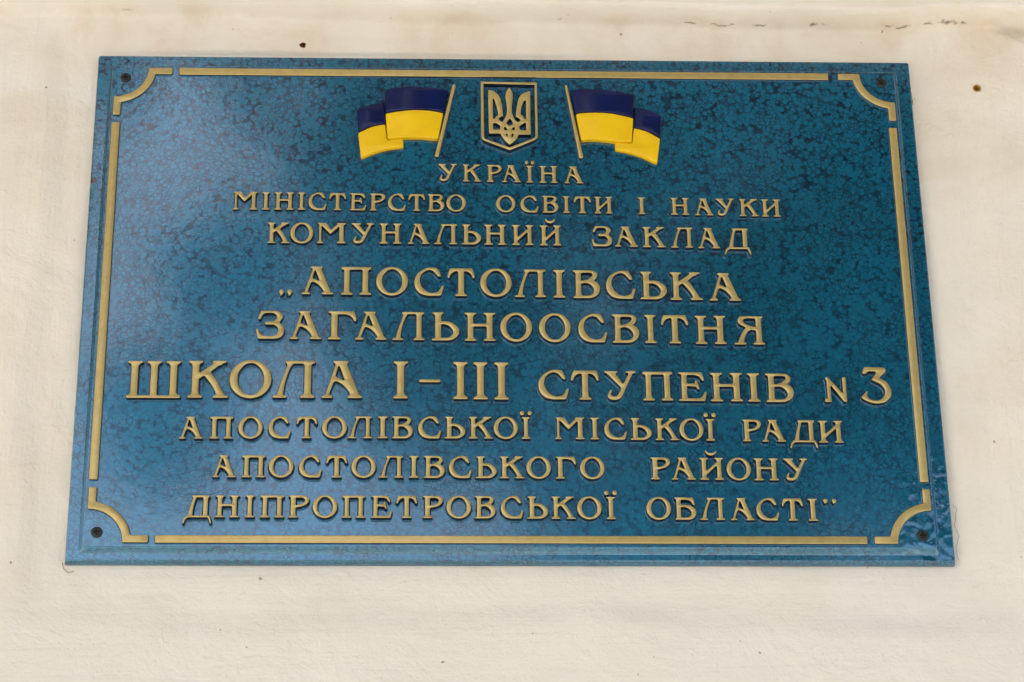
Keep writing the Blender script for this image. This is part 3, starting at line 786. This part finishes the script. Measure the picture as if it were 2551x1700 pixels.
RB1 = [(46.4,167.2,1),(53.8,168.0),(66.2,168.1),(78.5,166.9),(92.7,163.8,1),(91.6,144.3,1),(82.0,146.8),(69.8,148.6),(57.4,148.6),(49.5,147.1,1)]
RY1 = [(49.9,146.4,1),(53.3,147.5),(63.6,148.2),(73.8,147.7),(82.0,146.2),(91.6,143.5,1),(89.9,123.6,1),(78.0,123.7,1),(71.1,124.8),(60.9,125.5),(53.2,124.7,1)]
RB2 = [(92.8,153.7,1),(102.7,151.4),(112.4,146.2,1),(110.7,128.3,1),(102.1,133.2),(92.2,136.3,1)]
RY2 = [(91.9,135.7,1),(96.0,134.8),(102.1,132.5),(110.6,127.1,1),(107.9,107.1,1),(106.0,107.1),(97.2,111.8),(87.2,115.5),(77.7,117.6,1),(78.0,119.2,1),(90.2,123.4,1)]
LY3 = [(-86.4,124.9,1),(-75.7,126.3,1),(-75.2,120.4,1)]
RY3 = [(89.8,123.7,1),(78.0,123.8,1),(78.0,118.6,1)]
tag(flag(LY1, LY2, LY3, LB1, LB2, (-38.6, 170.0), (-51.1, 111.2), 1.25, 1.5), 'raised flag waving away from the shield, its pole beside the shield\'s left edge')
tag(flag(RY1, RY2, RY3, RB1, RB2, (43.2, 170.5), (52.8, 110.8), 0.95, 1.5), 'raised flag waving away from the shield, its pole beside the shield\'s right edge')

# lettering: (characters, baseline z = a + b x + c x2, cap line, letters per word, left and right edge of every letter)
LINES = [
    ('УКРАЇНА', (89.71,-0.01224,0.000e+00), (103.88,-0.01484,0.000e+00), [7], [-50.29,-36.67,-32.66,-19.29,-15.22,-4.51,-4.36,9.24,13.15,18.0,22.53,35.53,40.48,54.16]),
    ('МІНІСТЕРСТВООСВІТИІНАУКИ', (65.09,-0.00818,-2.310e-05), (78.89,-0.00899,-4.789e-06), [12, 6, 1, 5], [-195.92,-178.83,-175.44,-170.11,-166.72,-152.9,-150.02,-144.94,-142.56,-129.58,-127.89,-115.83,-113.12,-101.39,-98.85,-87.97,-86.1,-73.17,-71.47,-59.56,-57.6,-45.68,-44.4,-30.35,-8.95,5.05,8.46,21.53,24.09,35.79,38.87,43.91,46.74,58.97,61.45,74.37,92.7,97.84,116.1,129.23,133.43,146.57,148.54,161.86,165.21,179.22,181.2,194.88]),
    ('КОМУНАЛЬНИЙЗАКЛАД', (37.97,-0.00776,-3.228e-05), (54.36,-0.00755,-1.985e-05), [11, 6], [-170.86,-155.03,-154.86,-138.43,-135.9,-115.48,-111.69,-95.56,-91.76,-76.21,-71.73,-56.25,-53.12,-36.61,-33.65,-19.67,-17.55,-1.87,1.95,17.47,21.79,37.07,58.74,73.37,75.16,91.5,94.91,111.52,114.93,130.96,134.37,150.16,152.89,172.11]),
    ('„АПОСТОЛІВСЬКА', (-3.46,-0.01137,-1.970e-05), (18.84,-0.01167,-1.968e-05), [14], [-161.52,-152.36,-145.7,-123.72,-118.34,-97.19,-93.97,-71.21,-67.19,-46.21,-43.84,-24.42,-20.89,1.65,3.42,25.55,30.67,39.11,44.52,63.8,67.63,88.59,91.7,110.87,112.97,136.0,140.56,162.82]),
    ('ЗАГАЛЬНООСВІТНЯ', (-38.26,-0.00828,-1.249e-05), (-15.95,-0.00731,-1.532e-05), [15], [-176.69,-157.1,-153.26,-131.34,-126.95,-106.93,-108.01,-85.9,-82.04,-59.67,-54.81,-35.35,-31.87,-10.22,-7.14,15.46,19.87,42.35,47.23,67.79,71.13,90.31,93.8,102.12,105.31,124.75,129.18,150.98,156.2,177.87]),
    ('ШКОЛАІ–ІІІ', (-83.32,-0.01185,-4.214e-05), (-54.40,-0.01130,-4.508e-05), [5, 5], [-264.07,-226.77,-222.14,-194.12,-193.89,-164.62,-164.01,-134.93,-130.35,-102.37,-81.26,-70.95,-63.69,-48.4,-39.99,-29.66,-26.21,-15.95,-11.67,-1.55]),
    ('СТУПЕНІВ', (-82.54,-0.00885,0.000e+00), (-59.73,-0.01344,0.000e+00), [8], [18.68,39.91,41.29,61.0,64.53,86.73,90.97,112.03,115.73,135.2,137.82,160.39,163.47,172.34,176.19,195.87]),
    ('N', (-82.61,-0.00680,0.000e+00), (-61.82,-0.01196,0.000e+00), [1], [216.94,232.62]),
    ('3', (-83.24,-0.00681,0.000e+00), (-55.20,-0.00628,0.000e+00), [1], [242.52,263.81]),
    ('АПОСТОЛІВСЬКОЇМІСЬКОЇРАДИ', (-112.76,-0.00312,-2.969e-05), (-96.15,-0.00307,-2.844e-05), [14, 7, 4], [-226.42,-210.25,-205.74,-190.08,-186.54,-169.73,-165.96,-150.73,-146.96,-132.77,-129.6,-112.45,-111.85,-95.44,-91.43,-84.78,-81.75,-67.37,-63.99,-48.16,-46.04,-31.63,-29.36,-12.67,-12.52,4.42,6.85,12.77,29.64,50.03,53.84,59.93,63.35,78.97,81.25,96.12,98.42,114.83,114.98,131.77,133.3,139.41,158.52,171.52,171.68,188.13,190.66,210.04,210.8,227.82]),
    ('АПОСТОЛІВСЬКОГОРАЙОНУ', (-142.21,-0.00362,-1.220e-05), (-125.73,-0.00309,-9.999e-06), [15, 6], [-202.8,-186.95,-182.99,-167.28,-165.03,-148.18,-144.59,-129.07,-126.22,-111.82,-109.2,-92.46,-90.58,-73.9,-69.92,-63.6,-60.0,-45.7,-43.1,-27.52,-24.8,-10.49,-8.46,8.36,9.49,26.47,29.49,43.61,46.02,63.03,94.32,107.72,108.33,124.93,127.65,144.11,146.01,162.86,164.83,181.7,185.12,201.84]),
    ('ДНІПРОПЕТРОВСЬКОЇОБЛАСТІ”', (-171.69,-0.00407,-9.305e-06), (-155.17,-0.00353,-1.383e-05), [17, 8], [-221.7,-202.05,-199.97,-184.02,-179.93,-173.69,-169.76,-153.93,-150.8,-137.04,-134.81,-118.06,-114.71,-99.44,-95.34,-81.4,-78.56,-64.39,-60.53,-47.02,-44.85,-27.96,-25.57,-11.51,-8.22,7.13,9.6,23.98,26.08,42.42,43.32,60.2,63.2,69.43,90.22,107.13,109.39,124.21,126.32,143.48,147.17,163.45,164.73,180.34,182.23,196.79,199.96,206.61,210.54,219.68]),
]
LINE_OF = [0, 1, 2, 3, 4, 5, 5, 5, 5, 6, 7, 8]
line_parts = [empty('text_line', (0, 0, 0), PLAQUE) for _ in range(9)]
for row, (chars, ba, ca, words, ed) in enumerate(LINES):
    k = 0
    small = (ca[0] - ba[0]) < 18
    h = 3.2 if row < 2 else 4.1
    for n in words:
        b = MB()
        for ch in chars[k:k + n]:
            xl, xr = ed[2 * k], ed[2 * k + 1]; k += 1
            xm = (xl + xr) / 2
            zb = ba[0] + ba[1] * xm + ba[2] * xm * xm; zc = ca[0] + ca[1] * xm + ca[2] * xm * xm
            H = zc - zb
            ls = [np.stack([xl + l[:, 0] * (xr - xl), zb + l[:, 1] * H], 1) for l in glyph(ch)]
            ls = [l - normals(l) * 0.007 * H for l in ls]
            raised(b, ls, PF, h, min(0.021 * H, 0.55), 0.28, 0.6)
        b.build('word', GM, line_parts[LINE_OF[row]])

# ------------------------------------------------------------------ small things on the wall
# the yellow wall plug in its drilled hole
b = MB()
hx, hz, r = HOLES[0]
n = 24
prof = [(1.02, 0.0006), (1.0, -0.0002), (0.86, -0.0005), (0.74, 0.0000), (0.66, 0.009)]
for f, y in prof:
    b.v += [(r * f * math.cos(2 * math.pi * k / n), y - 0.0006, r * f * math.sin(2 * math.pi * k / n)) for k in range(n)]
for q in range(len(prof) - 1):
    for i in range(n):
        j = (i + 1) % n
        b.f.append([q * n + i, q * n + j, (q + 1) * n + j, (q + 1) * n + i]); b.m.append(0); b.s.append(True)
pl = b.build('wall_plug', [BRASS])
pl.location = (hx, 0, hz)
tag(pl, 'small yellow plastic wall plug set in the cream wall beside the plaque', 'wall plug')

# dead threads and hairline cracks around the plaque
rr = random.Random(3)
def wall_line(name, pts, r, m):
    P = []
    for i in range(len(pts) - 1):
        for k in range(6):
            t = k / 6
            P.append((pts[i][0] * (1 - t) + pts[i + 1][0] * t + rr.uniform(-1, 1) * 0.0002, -0.0007, PZ + pts[i][1] * (1 - t) + pts[i + 1][1] * t + rr.uniform(-1, 1) * 0.0003))
    P.append((pts[-1][0], -0.0007, PZ + pts[-1][1]))
    return tube(P, r).build(name, [m], WALL)
wall_line('crack', [(0.226, -0.2125), (0.240, -0.2132), (0.256, -0.2133), (0.265, -0.2150), (0.277, -0.2142)], 0.00022, THREAD)
wall_line('crack', [(0.3015, -0.155), (0.3045, -0.158), (0.3035, -0.163), (0.3020, -0.170), (0.3045, -0.178), (0.3015, -0.186), (0.3025, -0.196)], 0.00009, THREAD)
wall_line('crack', [(0.2985, 0.185), (0.3000, 0.176), (0.3005, 0.165)], 0.0003, THREAD)
wall_line('crack', [(-0.3015, -0.198), (-0.3005, -0.2025), (-0.297, -0.2055), (-0.2935, -0.2045)], 0.0002, THREAD)

# ------------------------------------------------------------------ trees added out of view, shaped to darken parts of the plaque's gloss
def added_tree(x, label, lobes, seed, limbs=()):
    rnd = random.Random(seed)
    root = empty('added_tree', (x, -9.0, 0))
    tag(root, label, 'added_tree')
    added_bark = plain('added_bark', (0.10, 0.075, 0.05), 0.9, 0, 0, 0.5, 20, 0.6, 0.02)
    leafm, nt, p = mat('added_leaves')
    tcn = nt.nodes.new('ShaderNodeTexCoord').outputs['Object']
    f, _ = noise(nt, tcn, 2.0, 2)
    nt.links.new(mix(nt, f, (0.03, 0.06, 0.015), (0.06, 0.10, 0.03)), p.inputs['Base Color'])
    p.inputs['Roughness'].default_value = 0.6
    def limb(a, c, ra, rc):
        b = MB(); n = 9; K = 8
        A, Cc = Vector(a), Vector(c)
        for k in range(K + 1):
            t = k / K
            q = A.lerp(Cc, t) + Vector((rnd.uniform(-.05, .05), rnd.uniform(-.05, .05), 0)) * (1 if 0 < k < K else 0)
            r_ = ra * (1 - t) + rc * t
            b.v += [(q.x + r_ * math.cos(2 * math.pi * i / n), q.y + r_ * math.sin(2 * math.pi * i / n), q.z) for i in range(n)]
        for k in range(K):
            for i in range(n):
                j = (i + 1) % n
                b.f.append([k * n + i, k * n + j, (k + 1) * n + j, (k + 1) * n + i]); b.m.append(0); b.s.append(True)
        return b
    tb = limb((0, 0, 0), (0.1, 0, 5.4), 0.26, 0.15)
    for a, c, ra, rc in (((0.05, 0, 3.2), (-2.4, 0.2, 6.2), .12, .04), ((0.08, 0, 3.6), (2.3, -0.4, 6.8), .12, .04), ((0.1, 0, 4.6), (-1.0, 0.8, 8.2), .1, .03), ((0.1, 0, 5.2), (0.9, -0.6, 9.0), .1, .03)) + tuple(limbs):
        l = limb(a, c, ra, rc); tb.add(l.v, l.f, 0)
    tb.build('added_trunk', [added_bark], root)
    b = MB()
    for lx, ly, lz, lr in lobes:
        for _ in range(int(800 * lr * lr + 60)):
            u = Vector((rnd.gauss(0, 1), rnd.gauss(0, 1), rnd.gauss(0, 1))).normalized() * lr * rnd.random() ** 0.45
            c = Vector((lx, ly, lz)) + u
            s = rnd.uniform(0.07, 0.13)
            a = Vector((rnd.gauss(0, 1), rnd.gauss(0, 1), rnd.gauss(0, 1))).normalized()
            d = a.orthogonal().normalized()
            b.add([tuple(c - a * s), tuple(c + d * s * .55), tuple(c + a * s), tuple(c - d * s * .55)], [(0, 1, 2, 3)], 0, False)
    b.build('added_crown', [leafm], root)
added_tree(3.6, 'unseen foliage added to make the broad dark reflection in the blue plaque',
     [(-3.45, 0.1, 8.5, 1.2), (-3.5, 0, 7.5, 0.9), (-4.5, 0, 7.25, 0.36), (-3.5, 0, 6.75, 0.55), (-2.55, 0.1, 6.15, 0.7), (-1.4, -0.2, 7.2, 0.9), (-1.9, 0.1, 8.2, 1.2),
      (-0.4, 0.3, 7.9, 1.5), (1.4, 0, 7.9, 1.9), (0.2, 0, 9.6, 2.0), (2.4, -0.3, 7.4, 1.5), (3.2, 0.1, 8.6, 1.5), (-2.9, 0.1, 9.9, 1.3), (-1.0, 0, 10.8, 1.7), (-2.2, 0, 6.9, 0.6), (-2.0, 0, 6.3, 0.55), (-1.2, 0.1, 6.4, 0.65), (-0.4, 0, 6.5, 0.7)], 11)
added_tree(-5.2, 'leafy green tree across the yard, reflected in the plaque\'s top left corner',  # foliage added out of view to darken the gloss there
     [(2.8, 0, 8.5, 1.15), (2.9, 0, 7.5, 0.75), (0.9, 0.2, 8.2, 1.5), (-1.2, 0, 7.8, 1.7), (0.2, 0, 10.0, 1.9), (2.2, 0.1, 10.2, 1.4), (-2.2, 0.1, 9.4, 1.6), (0.6, 0, 6.8, 1.1), (4.05, 0, 6.5, 0.36), (3.1, 0.1, 6.6, 0.3)], 23, [((0.06, 0, 3.6), (4.0, 0, 6.4), .10, .02)])
